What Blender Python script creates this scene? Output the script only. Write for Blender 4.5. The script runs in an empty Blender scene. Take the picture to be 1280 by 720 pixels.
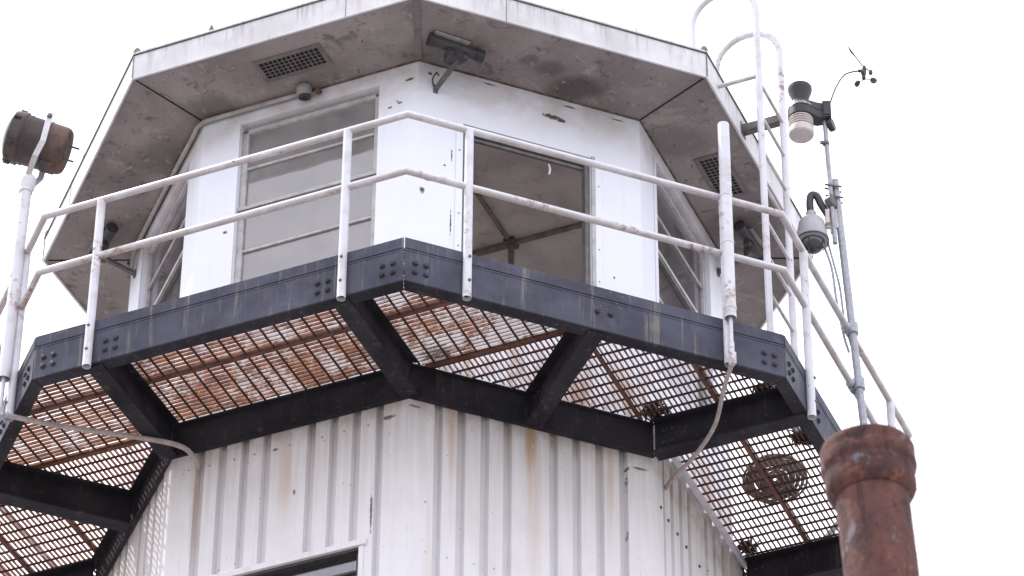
import bpy, math, random
from mathutils import Vector, Matrix, noise as mnoise
random.seed(7)
R = math.radians
T8 = math.tan(R(22.5))
SC = bpy.context.scene
COL = SC.collection

# ---------------------------------------------------------------- levels (metres above the yard)
ZIB, ZDB, ZIT, ZDT = 17.108, 17.122, 17.383, 17.473     # ring beam / edge beam / deck / toe plate
ZM, ZT = 17.995, 18.470                                  # rails
ZR, ZF = 20.084, 20.300                                  # soffit / roof edge
A_DECK, A_RAIL, A_RING, A_CAB, A_ROOF, A_WALL = 3.141, 3.167, 2.073, 1.995, 2.588, 2.040

def frame(k):
    a = R(-67.5 + 45 * k)
    n = Vector((math.cos(a), math.sin(a), 0)); t = Vector((-math.sin(a), math.cos(a), 0))
    return t, n
def P(k, t, n, z):
    T, N = frame(k)
    return T * t + N * n + Vector((0, 0, z))

# ---------------------------------------------------------------- mesh builder
class MB:
    def __init__(s): s.v = []; s.f = []
    def add(s, vs, fs):
        b = len(s.v); s.v += [tuple(x) for x in vs]; s.f += [tuple(b + i for i in f) for f in fs]; return s
    def obox(s, c, ax, ay, az):
        c, ax, ay, az = Vector(c), Vector(ax), Vector(ay), Vector(az)
        if ax.cross(ay).dot(az) < 0: ax = -ax
        vs = [c + ax * i + ay * j + az * k for k in (-1, 1) for j in (-1, 1) for i in (-1, 1)]
        return s.add(vs, [(0, 2, 3, 1), (4, 5, 7, 6), (0, 1, 5, 4), (2, 6, 7, 3), (0, 4, 6, 2), (1, 3, 7, 5)])
    def fbox(s, k, t0, t1, n0, n1, z0, z1):
        T, N = frame(k)
        return s.obox(P(k, (t0 + t1) / 2, (n0 + n1) / 2, (z0 + z1) / 2), T * (t1 - t0) / 2, N * (n1 - n0) / 2, Vector((0, 0, (z1 - z0) / 2)))
    def mitre(s, k, n0, n1, z0, z1, gap=0.0, e0=None, e1=None):
        """straight piece along a face, ends cut on the octagon's corner lines"""
        a0 = n0 * T8 - gap; a1 = n1 * T8 - gap
        l0, l1 = (-a0, -a1); r0, r1 = (a0, a1)
        vs = [P(k, l0, n0, z0), P(k, r0, n0, z0), P(k, r1, n1, z0), P(k, l1, n1, z0),
              P(k, l0, n0, z1), P(k, r0, n0, z1), P(k, r1, n1, z1), P(k, l1, n1, z1)]
        return s.add(vs, [(0, 1, 2, 3), (7, 6, 5, 4), (0, 4, 5, 1), (1, 5, 6, 2), (2, 6, 7, 3), (3, 7, 4, 0)])
    def tube(s, pts, r, seg=12, caps=True, closed=False, flat=1.0):
        pts = [Vector(p) for p in pts]; n = len(pts); rings = []
        up = None
        for i, p in enumerate(pts):
            if closed: d0 = (p - pts[i - 1]).normalized(); d1 = (pts[(i + 1) % n] - p).normalized()
            else:
                d0 = (p - pts[i - 1]).normalized() if i else None
                d1 = (pts[i + 1] - p).normalized() if i < n - 1 else None
                d0 = d0 or d1; d1 = d1 or d0
            d = (d0 + d1).normalized(); m = 1 / max(.4, d.dot(d1))
            if up is None: up = Vector((0, 0, 1)) if abs(d.z) < .9 else Vector((1, 0, 0))
            x = up.cross(d).normalized(); y = d.cross(x).normalized(); up = y
            # stretch in the bend plane keeps the tube round through a mitre
            bend = (d1 - d0)
            rr = r[i] if isinstance(r, (list, tuple)) else r
            ring = []
            for j in range(seg):
                a = 2 * math.pi * j / seg; q = x * math.cos(a) * rr + y * math.sin(a) * rr * flat
                if bend.length > 1e-4:
                    b = bend.normalized(); q = q + b * (q.dot(b)) * (m - 1)
                ring.append(p + q)
            rings.append(ring)
        base = len(s.v)
        for ring in rings: s.v += [tuple(q) for q in ring]
        last = n if closed else n - 1
        for i in range(last):
            for j in range(seg):
                a = base + i * seg + j; b = base + i * seg + (j + 1) % seg
                i2 = (i + 1) % n
                c = base + i2 * seg + (j + 1) % seg; d = base + i2 * seg + j
                s.f.append((a, b, c, d))
        if caps and not closed:
            s.f.append(tuple(base + j for j in reversed(range(seg))))
            s.f.append(tuple(base + (n - 1) * seg + j for j in range(seg)))
        return s
    def lathe(s, prof, org, axis=(0, 0, 1), seg=28, close=True, sx=1.0):
        """profile (radius, height) turned round an axis"""
        ax = Vector(axis).normalized(); org = Vector(org)
        x = (Vector((0, 0, 1)) if abs(ax.z) < .9 else Vector((1, 0, 0))).cross(ax).normalized(); y = ax.cross(x)
        base = len(s.v)
        for r, h in prof:
            for j in range(seg):
                a = 2 * math.pi * j / seg
                s.v.append(tuple(org + ax * h + (x * math.cos(a) * sx + y * math.sin(a)) * r))
        for i in range(len(prof) - 1):
            for j in range(seg):
                a = base + i * seg + j; b = base + i * seg + (j + 1) % seg
                s.f.append((a, b, b + seg, a + seg))
        if close:
            s.f.append(tuple(base + j for j in reversed(range(seg))))
            s.f.append(tuple(base + (len(prof) - 1) * seg + j for j in range(seg)))
        return s
    def build(s, name, mat, parent=None, bevel=0, smooth=True):
        me = bpy.data.meshes.new(name); me.from_pydata(s.v, [], s.f); me.validate(); me.update()
        if smooth:
            me.polygons.foreach_set('use_smooth', [True] * len(me.polygons)); me.set_sharp_from_angle(angle=R(38))
        o = bpy.data.objects.new(name, me); COL.objects.link(o); o.data.materials.append(mat)
        if parent is not None:
            o.parent = parent
            if parent.type == 'EMPTY' or True: o.matrix_parent_inverse = Matrix.Translation(world_loc(parent)).inverted()
        if bevel:
            b = o.modifiers.new('edge', 'BEVEL'); b.width = bevel; b.segments = 2; b.limit_method = 'ANGLE'; b.angle_limit = R(50)
            b.harden_normals = False
        return o
def world_loc(o):
    l = Vector(o.location)
    return l if o.parent is None else l      # children are built in world coordinates at location 0
def thing(name, label, cat, loc=(0, 0, 0), group=None):
    o = bpy.data.objects.new(name, None); COL.objects.link(o); o.location = loc; o.empty_display_size = .2
    o['label'] = label; o['category'] = cat
    if group: o['group'] = group
    return o
def tag(o, label, cat, group=None):
    o['label'] = label; o['category'] = cat
    if group: o['group'] = group
    return o

# ---------------------------------------------------------------- materials
class N:
    def __init__(s, name):
        s.m = bpy.data.materials.new(name); s.m.use_nodes = True; s.t = s.m.node_tree
        s.b = s.t.nodes['Principled BSDF']; s.tc = s.t.nodes.new('ShaderNodeTexCoord')
        s.oi = None
        s.co = s.tc.outputs['Object']
    def n(s, typ, **kw):
        o = s.t.nodes.new(typ)
        for k, v in kw.items():
            if k in o.inputs: s.set(o.inputs[k], v)
            else: setattr(o, k, v)
        return o
    def set(s, sock, v):
        if isinstance(v, bpy.types.NodeSocket): s.t.links.new(v, sock)
        else: sock.default_value = v
    def map(s, scale=(1, 1, 1), loc=(0, 0, 0)):
        m = s.n('ShaderNodeMapping'); s.t.links.new(s.co, m.inputs['Vector'])
        m.inputs['Scale'].default_value = scale; m.inputs['Location'].default_value = loc
        return m.outputs[0]
    def noise(s, scale, detail=5, rough=.6, vec=None, dist=0.0):
        o = s.n('ShaderNodeTexNoise'); s.t.links.new(vec or s.co, o.inputs['Vector'])
        o.inputs['Scale'].default_value = scale; o.inputs['Detail'].default_value = detail
        o.inputs['Roughness'].default_value = rough; o.inputs['Distortion'].default_value = dist
        return o.outputs[0]
    def ramp(s, fac, a, b, v0=0., v1=1.):
        o = s.n('ShaderNodeMapRange'); s.set(o.inputs[0], fac)
        o.inputs[1].default_value = a; o.inputs[2].default_value = b; o.inputs[3].default_value = v0; o.inputs[4].default_value = v1
        o.interpolation_type = 'SMOOTHSTEP'; return o.outputs[0]
    def math(s, op, a, b=0.):
        o = s.n('ShaderNodeMath', operation=op); s.set(o.inputs[0], a); s.set(o.inputs[1], b); return o.outputs[0]
    def mix(s, fac, a, b):
        o = s.n('ShaderNodeMix', data_type='RGBA'); s.set(o.inputs[0], fac)
        s.set(o.inputs[6], a if isinstance(a, bpy.types.NodeSocket) else (*a, 1)); s.set(o.inputs[7], b if isinstance(b, bpy.types.NodeSocket) else (*b, 1))
        return o.outputs[2]
    def spot(s, c, rad, edge=.35, nz=None, amt=.9):
        """1 inside an uneven patch round a point, 0 outside"""
        v = s.n('ShaderNodeVectorMath', operation='SUBTRACT'); s.t.links.new(s.co, v.inputs[0]); v.inputs[1].default_value = c
        d = s.n('ShaderNodeVectorMath', operation='DIVIDE'); s.t.links.new(v.outputs[0], d.inputs[0]); d.inputs[1].default_value = rad
        l = s.n('ShaderNodeVectorMath', operation='LENGTH'); s.t.links.new(d.outputs[0], l.inputs[0])
        q = l.outputs['Value']
        if nz is not None: q = s.math('ADD', q, s.math('MULTIPLY', s.math('SUBTRACT', nz, .5), amt * 2))
        return s.ramp(q, 1 - edge, 1 + edge, 1., 0.)
    def out(s, col, rough=.5, metal=0., bump=None, bs=.2, bd=.004, spec=.5):
        s.set(s.b.inputs['Base Color'], col if isinstance(col, bpy.types.NodeSocket) else (*col, 1))
        s.set(s.b.inputs['Roughness'], rough); s.b.inputs['Metallic'].default_value = metal
        s.b.inputs['Specular IOR Level'].default_value = spec
        if bump is not None:
            o = s.n('ShaderNodeBump'); o.inputs['Strength'].default_value = bs; o.inputs['Distance'].default_value = bd
            s.set(o.inputs['Height'], bump); s.t.links.new(o.outputs[0], s.b.inputs['Normal'])
        return s.m

WHITE = (.64, .645, .715)
RUST = (.17, .065, .030)
def m_rail():
    s = N('rail_paint'); big = s.noise(2.3, 5, .6); fine = s.noise(26, 6, .7)
    c = s.mix(s.ramp(s.noise(7, 5), .45, .75), WHITE, (.50, .485, .51))
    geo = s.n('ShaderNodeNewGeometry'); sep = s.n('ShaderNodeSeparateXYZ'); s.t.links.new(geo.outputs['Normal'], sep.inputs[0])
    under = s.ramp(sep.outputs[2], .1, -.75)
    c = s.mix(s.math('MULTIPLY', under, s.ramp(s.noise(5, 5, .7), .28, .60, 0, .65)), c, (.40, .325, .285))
    r = s.math('MULTIPLY', s.ramp(fine, .48, .62), s.ramp(big, .52, .66))
    r2 = s.ramp(s.noise(11, 4, .55, s.map(loc=(3, 7, 1))), .685, .74)
    c = s.mix(s.math('MULTIPLY', s.math('MAXIMUM', r, r2), .85), c, (.26, .115, .065))
    return s.out(c, .42, bump=fine, bs=.15, bd=.002)
def m_wall_lower():
    s = N('lower_wall_paint'); sep = s.n('ShaderNodeSeparateXYZ'); s.t.links.new(s.co, sep.inputs[0])
    streak = s.noise(1., 4, .55, s.map((14, 14, .55))); streak2 = s.noise(1., 5, .6, s.map((30, 30, 1.2), (2, 5, 0)))
    c = s.mix(s.ramp(s.noise(3.2, 5), .4, .75, 0, .5), (.72, .705, .745), (.62, .60, .61))
    c = s.mix(s.ramp(streak, .53, .75, 0, .55), c, (.58, .53, .45))
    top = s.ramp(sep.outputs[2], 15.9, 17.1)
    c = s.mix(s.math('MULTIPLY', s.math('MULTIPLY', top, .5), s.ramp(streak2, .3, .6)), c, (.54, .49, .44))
    c = s.mix(s.math('MULTIPLY', s.ramp(streak2, .66, .75, 0, .7), s.ramp(s.noise(1.7, 3), .48, .62)), c, (.47, .33, .20))
    nz = s.noise(24, 5, .7); acc = None; mixn = s.noise(1., 4, .6, s.map((40, 40, 2.5), (1, 1, 4)))
    for k, t, z, rt, rz, am in ((0, -.004, 17.12, .026, .34, .9), (0, .0, 16.75, .016, .5, .35), (0, -.555, 17.1, .018, .40, .5), (0, .55, 17.0, .018, .5, .35), (-1, -.66, 16.7, .02, .34, .5), (-1, -.02, 16.78, .03, .3, .35), (-1, .56, 14.55, .04, .22, .5), (0, .02, 16.5, .03, .7, .25)):
        T, Nn = frame(k); c0 = P(k, t, A_WALL, z)
        # express in a stretched space: use the same radius on x and y
        sp = s.math('MULTIPLY', s.spot(c0, (rt * 1.3, rt * 2.6, rz), .85, mixn, .55), am)
        acc = sp if acc is None else s.math('MAXIMUM', acc, sp)
    c = s.mix(acc, c, (.44, .25, .11))
    acc = None
    for k, t, z, rt, rz in ((0, .655, 16.86, .02, .11), (0, .655, 16.44, .02, .1), (0, .66, 16.98, .035, .02), (0, .76, 17.0, .07, .012), (0, -.80, 17.06, .05, .015), (-1, .70, 17.0, .06, .02), (0, -.72, 16.33, .012, .012), (-1, -.655, 16.75, .012, .12), (-1, -.3, 16.93, .02, .02), (-1, -.1, 16.98, .025, .015), (-1, .05, 16.6, .01, .03), (-1, .6, 16.3, .01, .2), (-1, .12, 14.62, .012, .012), (0, .66, 16.1, .012, .12), (0, .32, 16.05, .006, .25), (0, -.64, 16.2, .007, .3)):
        sp = s.spot(P(k, t, A_WALL, z), (rt * .75, rt * 1.2, rz * .7), .25, nz, 1.3)
        acc = sp if acc is None else s.math('MAXIMUM', acc, sp)
    c = s.mix(s.math('MULTIPLY', acc, .9), c, (.115, .075, .055))
    c = s.mix(s.ramp(s.noise(1., 6, .7, s.map((50, 50, 3.5), (3, 3, 1))), .60, .72, 0, .4), c, (.50, .43, .35))
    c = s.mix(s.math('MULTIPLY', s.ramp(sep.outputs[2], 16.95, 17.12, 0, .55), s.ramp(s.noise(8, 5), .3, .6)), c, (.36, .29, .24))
    speck = s.ramp(s.noise(34, 2, .5, s.map(loc=(1, 2, 3))), .745, .775)
    c = s.mix(speck, c, (.24, .15, .10))
    return s.out(c, .55, bump=s.noise(9, 4), bs=.2, bd=.006)
def m_cabin():
    s = N('cabin_paint'); sep = s.n('ShaderNodeSeparateXYZ'); s.t.links.new(s.co, sep.inputs[0])
    nz = s.noise(60, 5, .7)
    c = s.mix(s.ramp(s.noise(1.6, 5), .38, .75, 0, .55), (.79, .81, .905), (.735, .745, .81))
    c = s.mix(s.ramp(s.noise(1., 4, .6, s.map((16, 16, .8))), .56, .8, 0, .35), c, (.66, .63, .62))
    dirt = s.math('MULTIPLY', s.ramp(sep.outputs[2], 19.55, 20.07), s.ramp(s.noise(5, 5), .3, .7, .2, .8))
    c = s.mix(dirt, c, (.50, .45, .42))
    low = s.math('MULTIPLY', s.ramp(sep.outputs[2], 18.1, 17.5), s.ramp(s.noise(1., 5, .6, s.map((5, 5, 1.6))), .40, .60, 0, .85))
    c = s.mix(low, c, (.40, .22, .13))
    acc = None
    for k, t, z, r, rz in ((0, .165, 19.895, .075, .032), (0, .235, 19.885, .04, .025), (-1, .765, 19.93, .04, .018), (0, -.74, 19.99, .02, .016), (-1, .62, 19.72, .016, .016), (-1, .69, 19.74, .02, .016), (-1, .67, 19.76, .012, .01), (-1, .56, 19.63, .03, .018), (0, -.78, 18.93, .02, .05), (0, -.74, 19.03, .03, .012), (0, -.57, 19.3, .006, .09), (0, -.57, 18.7, .006, .16), (-1, -.6, 19.0, .02, .02), (0, .62, 18.6, .008, .02), (0, -.62, 19.2, .01, .016), (1, .68, 19.3, .015, .05), (1, .66, 19.0, .012, .03), (0, .30, 20.03, .06, .012), (0, .66, 20.03, .05, .01), (0, -.3, 20.04, .05, .01)):
        sp = s.spot(P(k, t, A_CAB, z), (r * .8, r * 1.1, rz * .62), .2, nz, 1.5)
        acc = sp if acc is None else s.math('MAXIMUM', acc, sp)
    acc = s.math('MAXIMUM', acc, s.ramp(s.noise(24, 3, .5, s.map(loc=(4, 4, 9))), .79, .80))
    c = s.mix(acc, c, (.085, .075, .065))
    return s.out(c, .5, bump=s.math('ADD', s.noise(6, 4), s.math('MULTIPLY', acc, -1.5)), bs=.18, bd=.004)
def m_soffit():
    s = N('soffit_board'); nz = s.noise(4.0, 6, .65)
    c = s.mix(s.ramp(s.noise(1.4, 6, .62), .34, .68), (.315, .278, .272), (.205, .176, .173))
    c = s.mix(s.ramp(s.noise(5.5, 6, .72, s.map(loc=(4, 1, 0)), .6), .55, .70, 0, .65), c, (.075, .060, .058))
    c = s.mix(s.ramp(s.noise(2.7, 6, .7, s.map(loc=(9, 3, 2)), .8), .56, .70, 0, .6), c, (.40, .345, .33))
    acc = None
    for k, t, n, r, am in ((0, .30, 2.13, .17, .75), (0, .05, 2.25, .10, .5), (0, -.12, 2.28, .06, .45), (-1, -.72, 2.08, .22, .55), (-2, .35, 2.1, .3, .5), (-2, .0, 2.3, .2, .4), (1, -.5, 2.15, .25, .4), (0, -.75, 2.1, .2, .4), (1, .55, 2.2, .25, .5)):
        sp = s.math('MULTIPLY', s.spot(P(k, t, n, ZR), (r, r * .7, 9), .5, nz, .7), am)
        acc = sp if acc is None else s.math('MAXIMUM', acc, sp)
    c = s.mix(acc, c, (.060, .052, .050))
    c = s.mix(s.ramp(s.noise(9, 7, .75, s.map(loc=(2, 7, 5)), .4), .585, .61, 0, .55), c, (.40, .35, .335))
    c = s.mix(s.ramp(s.noise(6, 7, .75, s.map(loc=(7, 7, 5)), .6), .60, .63, 0, .6), c, (.085, .07, .068))
    c = s.mix(s.ramp(s.noise(40, 2, .5), .70, .74), c, (.05, .04, .04))
    return s.out(c, .8, bump=s.noise(14, 6), bs=.35, bd=.004)
def m_fascia():
    s = N('fascia_metal'); st = s.noise(1., 5, .65, s.map((22, 22, 2.2)))
    sep = s.n('ShaderNodeSeparateXYZ'); s.t.links.new(s.co, sep.inputs[0])
    c = s.mix(s.ramp(s.noise(3, 5), .35, .7), (.70, .69, .73), (.56, .545, .57))
    run = s.math('MULTIPLY', s.ramp(st, .48, .68), s.ramp(sep.outputs[2], 20.10, 20.30, .2, 1.))
    c = s.mix(s.math('MULTIPLY', run, .75), c, (.33, .315, .33))
    c = s.mix(s.ramp(s.noise(30, 4, .6), .68, .74), c, (.25, .21, .19))
    return s.out(c, .55, bump=s.noise(8, 4), bs=.25, bd=.006)
def m_beam(name, col, lich=.6, spec=.22):
    s = N(name); sep = s.n('ShaderNodeSeparateXYZ'); s.t.links.new(s.co, sep.inputs[0])
    st = s.noise(1., 5, .65, s.map((26, 26, 1.6)))
    c = s.mix(s.ramp(s.noise(2.6, 6, .65), .32, .7), col, tuple(x * 1.6 + .008 for x in col))
    c = s.mix(s.math('MULTIPLY', s.ramp(st, .54, .70, 0, lich), s.ramp(s.noise(1.3, 4), .40, .58)), c, (.25, .235, .19))
    c = s.mix(s.math('MULTIPLY', s.ramp(s.noise(60, 4, .7), .61, .67, 0, lich), s.ramp(s.noise(3.1, 4, .6, s.map(loc=(5, 1, 4))), .56, .66)), c, (.30, .285, .28))
    c = s.mix(s.ramp(s.noise(5, 6, .7, s.map(loc=(3, 8, 8)), .5), .55, .68, 0, lich * .55), c, tuple(x * 2.6 + .01 for x in col))
    c = s.mix(s.math('MULTIPLY', s.ramp(s.noise(16, 5, .7, s.map(loc=(2, 9, 4))), .60, .68), .7), c, (.12, .058, .038))
    return s.out(c, s.ramp(s.noise(5), .3, .7, .5, .7), bump=s.noise(22, 5), bs=.25, bd=.003, spec=spec)
def m_grate():
    s = N('rusty_grating'); sep = s.n('ShaderNodeSeparateXYZ'); s.t.links.new(s.co, sep.inputs[0])
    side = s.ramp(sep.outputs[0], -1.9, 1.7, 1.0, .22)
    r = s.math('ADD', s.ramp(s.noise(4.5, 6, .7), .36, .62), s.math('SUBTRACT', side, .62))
    r = s.math('ADD', r, s.math('MULTIPLY', s.math('SUBTRACT', s.noise(1., 3, .6, s.map((17, 6, 2))), .5), 1.3))
    r = s.ramp(r, .15, .75)
    rust = s.mix(s.ramp(s.noise(9, 5, .7), .38, .62), (.50, .20, .085), (.22, .085, .05))
    rust = s.mix(s.ramp(s.noise(21, 4), .55, .7), rust, (.62, .36, .20))
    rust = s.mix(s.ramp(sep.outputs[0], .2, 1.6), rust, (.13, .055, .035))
    zinc = s.mix(s.ramp(sep.outputs[0], .3, 1.9), (.70, .645, .62), (.21, .175, .165))  # rust and zinc paler at left: sunlit look put into the colour
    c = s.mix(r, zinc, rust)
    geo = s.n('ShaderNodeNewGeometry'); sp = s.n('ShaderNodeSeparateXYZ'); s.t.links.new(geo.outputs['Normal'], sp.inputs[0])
    c = s.mix(s.ramp(sp.outputs[2], -.5, -.9, 0, .75), c, (.10, .045, .035))      # undersides browned darker, their shade put into the colour
    return s.out(c, .8, bump=s.noise(60, 4), bs=.4, bd=.003)
def m_rustpipe():
    s = N('rusted_iron'); nz = s.noise(14, 6, .7)
    c = s.mix(s.ramp(s.noise(6, 7, .7), .38, .62), (.145, .066, .058), (.072, .038, .038))
    c = s.mix(s.ramp(s.noise(13, 6, .75, s.map(loc=(3, 1, 7))), .54, .66, 0, .85), c, (.26, .105, .068))
    c = s.mix(s.ramp(s.noise(8.5, 6, .7, s.map(loc=(8, 2, 1)), .5), .565, .66, 0, .8), c, (.20, .18, .205))
    c = s.mix(s.ramp(s.noise(10, 6, .75, s.map(loc=(1, 8, 5)), .4), .54, .66, 0, .8), c, (.030, .020, .019))
    c = s.mix(s.ramp(s.noise(60, 4, .6), .60, .70, 0, .6), c, (.03, .02, .018))
    run = s.noise(1., 5, .65, s.map((34, 34, 3)))
    c = s.mix(s.ramp(run, .54, .66, 0, .6), c, (.035, .022, .02))
    c = s.mix(s.ramp(s.noise(1., 5, .65, s.map((26, 26, 2.4), (5, 2, 2))), .58, .68, 0, .6), c, (.17, .075, .052))
    vo = s.n('ShaderNodeTexVoronoi'); s.t.links.new(s.co, vo.inputs['Vector']); vo.inputs['Scale'].default_value = 46
    return s.out(c, .8, bump=s.math('ADD', nz, s.math('MULTIPLY', vo.outputs['Distance'], .25)), bs=.55, bd=.005, spec=.2)
def m_drum():
    s = N('burnt_drum_metal')
    sep = s.n('ShaderNodeSeparateXYZ'); s.t.links.new(s.co, sep.inputs[0])
    c = s.mix(s.ramp(s.noise(7, 5, .65), .4, .65), (.045, .034, .037), (.075, .052, .050))
    rr = s.math('MULTIPLY', s.ramp(sep.outputs[0], -2.56, -2.44), s.ramp(s.noise(9, 6, .7, s.map(loc=(1, 3, 0))), .40, .56))
    c = s.mix(rr, c, (.13, .070, .050))
    c = s.mix(s.ramp(s.noise(15, 5, .7, s.map(loc=(6, 3, 2))), .58, .68, 0, .7), c, (.13, .07, .05))
    return s.out(c, .6, bump=s.noise(18, 5), bs=.4, bd=.004)
def m_plain(name, col, rough=.5, metal=0., var=.25, sc=12, dark=None, spec=.5):
    s = N(name); d = dark or tuple(x * (1 - var) for x in col)
    c = s.mix(s.ramp(s.noise(sc, 5, .65), .35, .68), col, d)
    return s.out(c, rough, metal, bump=s.noise(sc * 3, 4), bs=.12, bd=.002, spec=spec)
def m_glass(name, k, d0, d1):
    s = N(name); t = s.t
    tr = s.n('ShaderNodeBsdfTransparent'); tr.inputs[0].default_value = (.90, .90, .91, 1)
    gl = s.n('ShaderNodeBsdfGlossy'); gl.inputs['Roughness'].default_value = .012; gl.inputs[0].default_value = (.95, .94, 1, 1)
    bp = s.n('ShaderNodeBump'); bp.inputs['Strength'].default_value = .12; bp.inputs['Distance'].default_value = .012
    s.t.links.new(s.noise(1.9, 3), bp.inputs['Height']); t.links.new(bp.outputs[0], gl.inputs['Normal'])
    df = s.n('ShaderNodeBsdfDiffuse'); df.inputs[0].default_value = (.56, .53, .51, 1)
    lw = s.n('ShaderNodeFresnel'); lw.inputs[0].default_value = 1.55
    m1 = s.n('ShaderNodeMixShader'); fac = s.math('ADD', s.math('MULTIPLY', lw.outputs[0], k), .03)
    t.links.new(fac, m1.inputs[0]); t.links.new(tr.outputs[0], m1.inputs[1]); t.links.new(gl.outputs[0], m1.inputs[2])
    m2 = s.n('ShaderNodeMixShader'); dirt = s.ramp(s.noise(4, 6, .7), .3, .8, d0, d1)
    t.links.new(dirt, m2.inputs[0]); t.links.new(m1.outputs[0], m2.inputs[1]); t.links.new(df.outputs[0], m2.inputs[2])
    t.links.new(m2.outputs[0], t.nodes['Material Output'].inputs['Surface'])
    return s.m
def m_ground():
    s = N('yard_concrete'); c = s.mix(s.ramp(s.noise(.35, 8, .65), .35, .65), (.27, .262, .26), (.21, .204, .20))
    c = s.mix(s.ramp(s.noise(3, 6, .7), .58, .72), c, (.19, .18, .175))
    return s.out(c, .85, bump=s.noise(8, 6), bs=.3, bd=.01)
def m_ceiling():
    s = N('cabin_ceiling_board'); c = s.mix(s.ramp(s.noise(2.2, 6, .65), .35, .68), (.70, .61, .56), (.52, .44, .40))
    c = s.mix(s.ramp(s.noise(7, 6, .7), .56, .72, 0, .6), c, (.32, .25, .205))
    return s.out(c, .8, bump=s.noise(12, 5), bs=.2, bd=.004)

M = dict(rail=m_rail(), wall=m_wall_lower(), cabin=m_cabin(), soffit=m_soffit(), fascia=m_fascia(),
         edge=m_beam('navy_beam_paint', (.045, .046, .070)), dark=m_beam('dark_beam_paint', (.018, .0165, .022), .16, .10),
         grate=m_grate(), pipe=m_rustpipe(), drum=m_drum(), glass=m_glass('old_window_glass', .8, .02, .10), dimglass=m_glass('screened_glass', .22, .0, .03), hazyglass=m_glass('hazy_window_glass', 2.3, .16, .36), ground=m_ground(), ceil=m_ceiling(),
         alu=m_plain('window_aluminium', (.50, .49, .49), .45, 0, .3), darkalu=m_plain('dark_window_frame', (.16, .15, .15), .5, 0, .35),
         galv=m_plain('galvanised_steel', (.36, .37, .42), .42, .35, .25, 25), black=m_plain('black_plastic', (.030, .029, .036), .5, 0, .3),
         charcoal=m_plain('charcoal_metal', (.055, .050, .056), .5, 0, .35), shade=m_plain('shield_plastic', (.62, .56, .545), .5, 0, .12),
         greycam=m_plain('grey_housing', (.40, .40, .44), .35, 0, .12), smoked=m_plain('smoked_dome', (.035, .034, .038), .08, 0, .2, spec=.9),
         whitep=m_plain('white_enamel', (.64, .635, .70), .45, 0, .15), conduit=m_plain('dull_conduit_paint', (.42, .385, .37), .6, 0, .3),
         flex=m_plain('flexible_conduit_skin', (.40, .335, .315), .6, 0, .3, 20), crossbar=m_plain('rusted_cross_bar', (.11, .048, .036), .85, 0, .5, 14, spec=.2), rustbar=m_plain('rusted_bar', (.19, .082, .058), .8, 0, .5, 14),
         inner=m_plain('cabin_inner_wall', (.82, .79, .76), .7, 0, .3, 3), batten=m_plain('dark_ceiling_batten', (.27, .21, .185), .8, 0, .4),
         lamp=m_plain('glazed_lamp_body', (.27, .25, .24), .3, 0, .2), hole=m_plain('near_black', (.012, .011, .012), .9, 0, .3),
         twig=m_plain('dead_twigs', (.075, .045, .032), .9, 0, .6, 30), lens=m_plain('searchlight_glass', (.10, .10, .11), .06, 0, .2, spec=.9),
         letter=m_plain('white_print', (.75, .75, .78), .5, 0, .1), bolt=m_beam('bolt_paint', (.030, .030, .042), .2),
         ventp=m_plain('vent_frame_paint', (.20, .175, .172), .7, 0, .3), strap=m_plain('bracket_steel', (.15, .135, .135), .5, .2, .4),
         oldhose=m_plain('weathered_hose', (.27, .205, .19), .8, 0, .6, 9), sealant=m_plain('old_sealant', (.20, .15, .135), .8, 0, .75, 16, (.05, .04, .035)), roomshade=m_plain('room_shade_dark', (.030, .029, .031), .5, 0, .5, 4))

# ================================================================ the yard
g = MB().add([(-600, -600, 0), (600, -600, 0), (600, 600, 0), (-600, 600, 0)], [(0, 1, 2, 3)]).build('ground', M['ground'], smooth=False)
g['kind'] = 'structure'

# ================================================================ the tower
tower = thing('watch_tower', 'white eight-sided watch tower with ribbed lower walls, glazed cabin and rusty grating walkway', 'tower')

# ---- ribbed lower walls
GROOVES = (-.642, -.483, -.321, -.164, .156, .316, .477, .644)
def ribbed(k, z0, z1, hole=None):
    """sheet with recessed grooves; hole = (t0, t1, z_top) for a window whose sill lies below"""
    prof = []; hw, sl, d = .030, .011, .043
    edge = A_WALL * T8
    prof.append((-edge, A_WALL))
    for c in GROOVES:
        prof += [(c - hw, A_WALL), (c - hw + sl, A_WALL - d), (c + hw - sl, A_WALL - d), (c + hw, A_WALL)]
    prof.append((edge, A_WALL))
    mb = MB()
    def strip(pts, za, zb):
        vs = [P(k, t, n, za) for t, n in pts] + [P(k, t, n, zb) for t, n in pts]; m = len(pts)
        mb.add(vs, [(i, i + 1, m + i + 1, m + i) for i in range(m - 1)])
    def at(t):
        for (a, na), (b, nb) in zip(prof, prof[1:]):
            if a <= t <= b: return (t, na + (nb - na) * (t - a) / (b - a))
    if hole:
        h0, h1, zh, zs = hole
        strip(prof, zh, z1); strip(prof, z0, zs)
        strip([p for p in prof if p[0] < h0] + [at(h0)], zs, zh)
        strip([at(h1)] + [p for p in prof if p[0] > h1], zs, zh)
    else: strip(prof, z0, z1)
    return mb
WT0, WT1, WZT, WZS = -.60, .525, 16.045, 15.05
for k in range(-3, 5):
    o = ribbed(k, 0, 17.36 if k == 1 else 17.30, (WT0, WT1, WZT, WZS) if k == -1 else None).build('lower_wall', M['wall'], tower, smooth=False)
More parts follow.
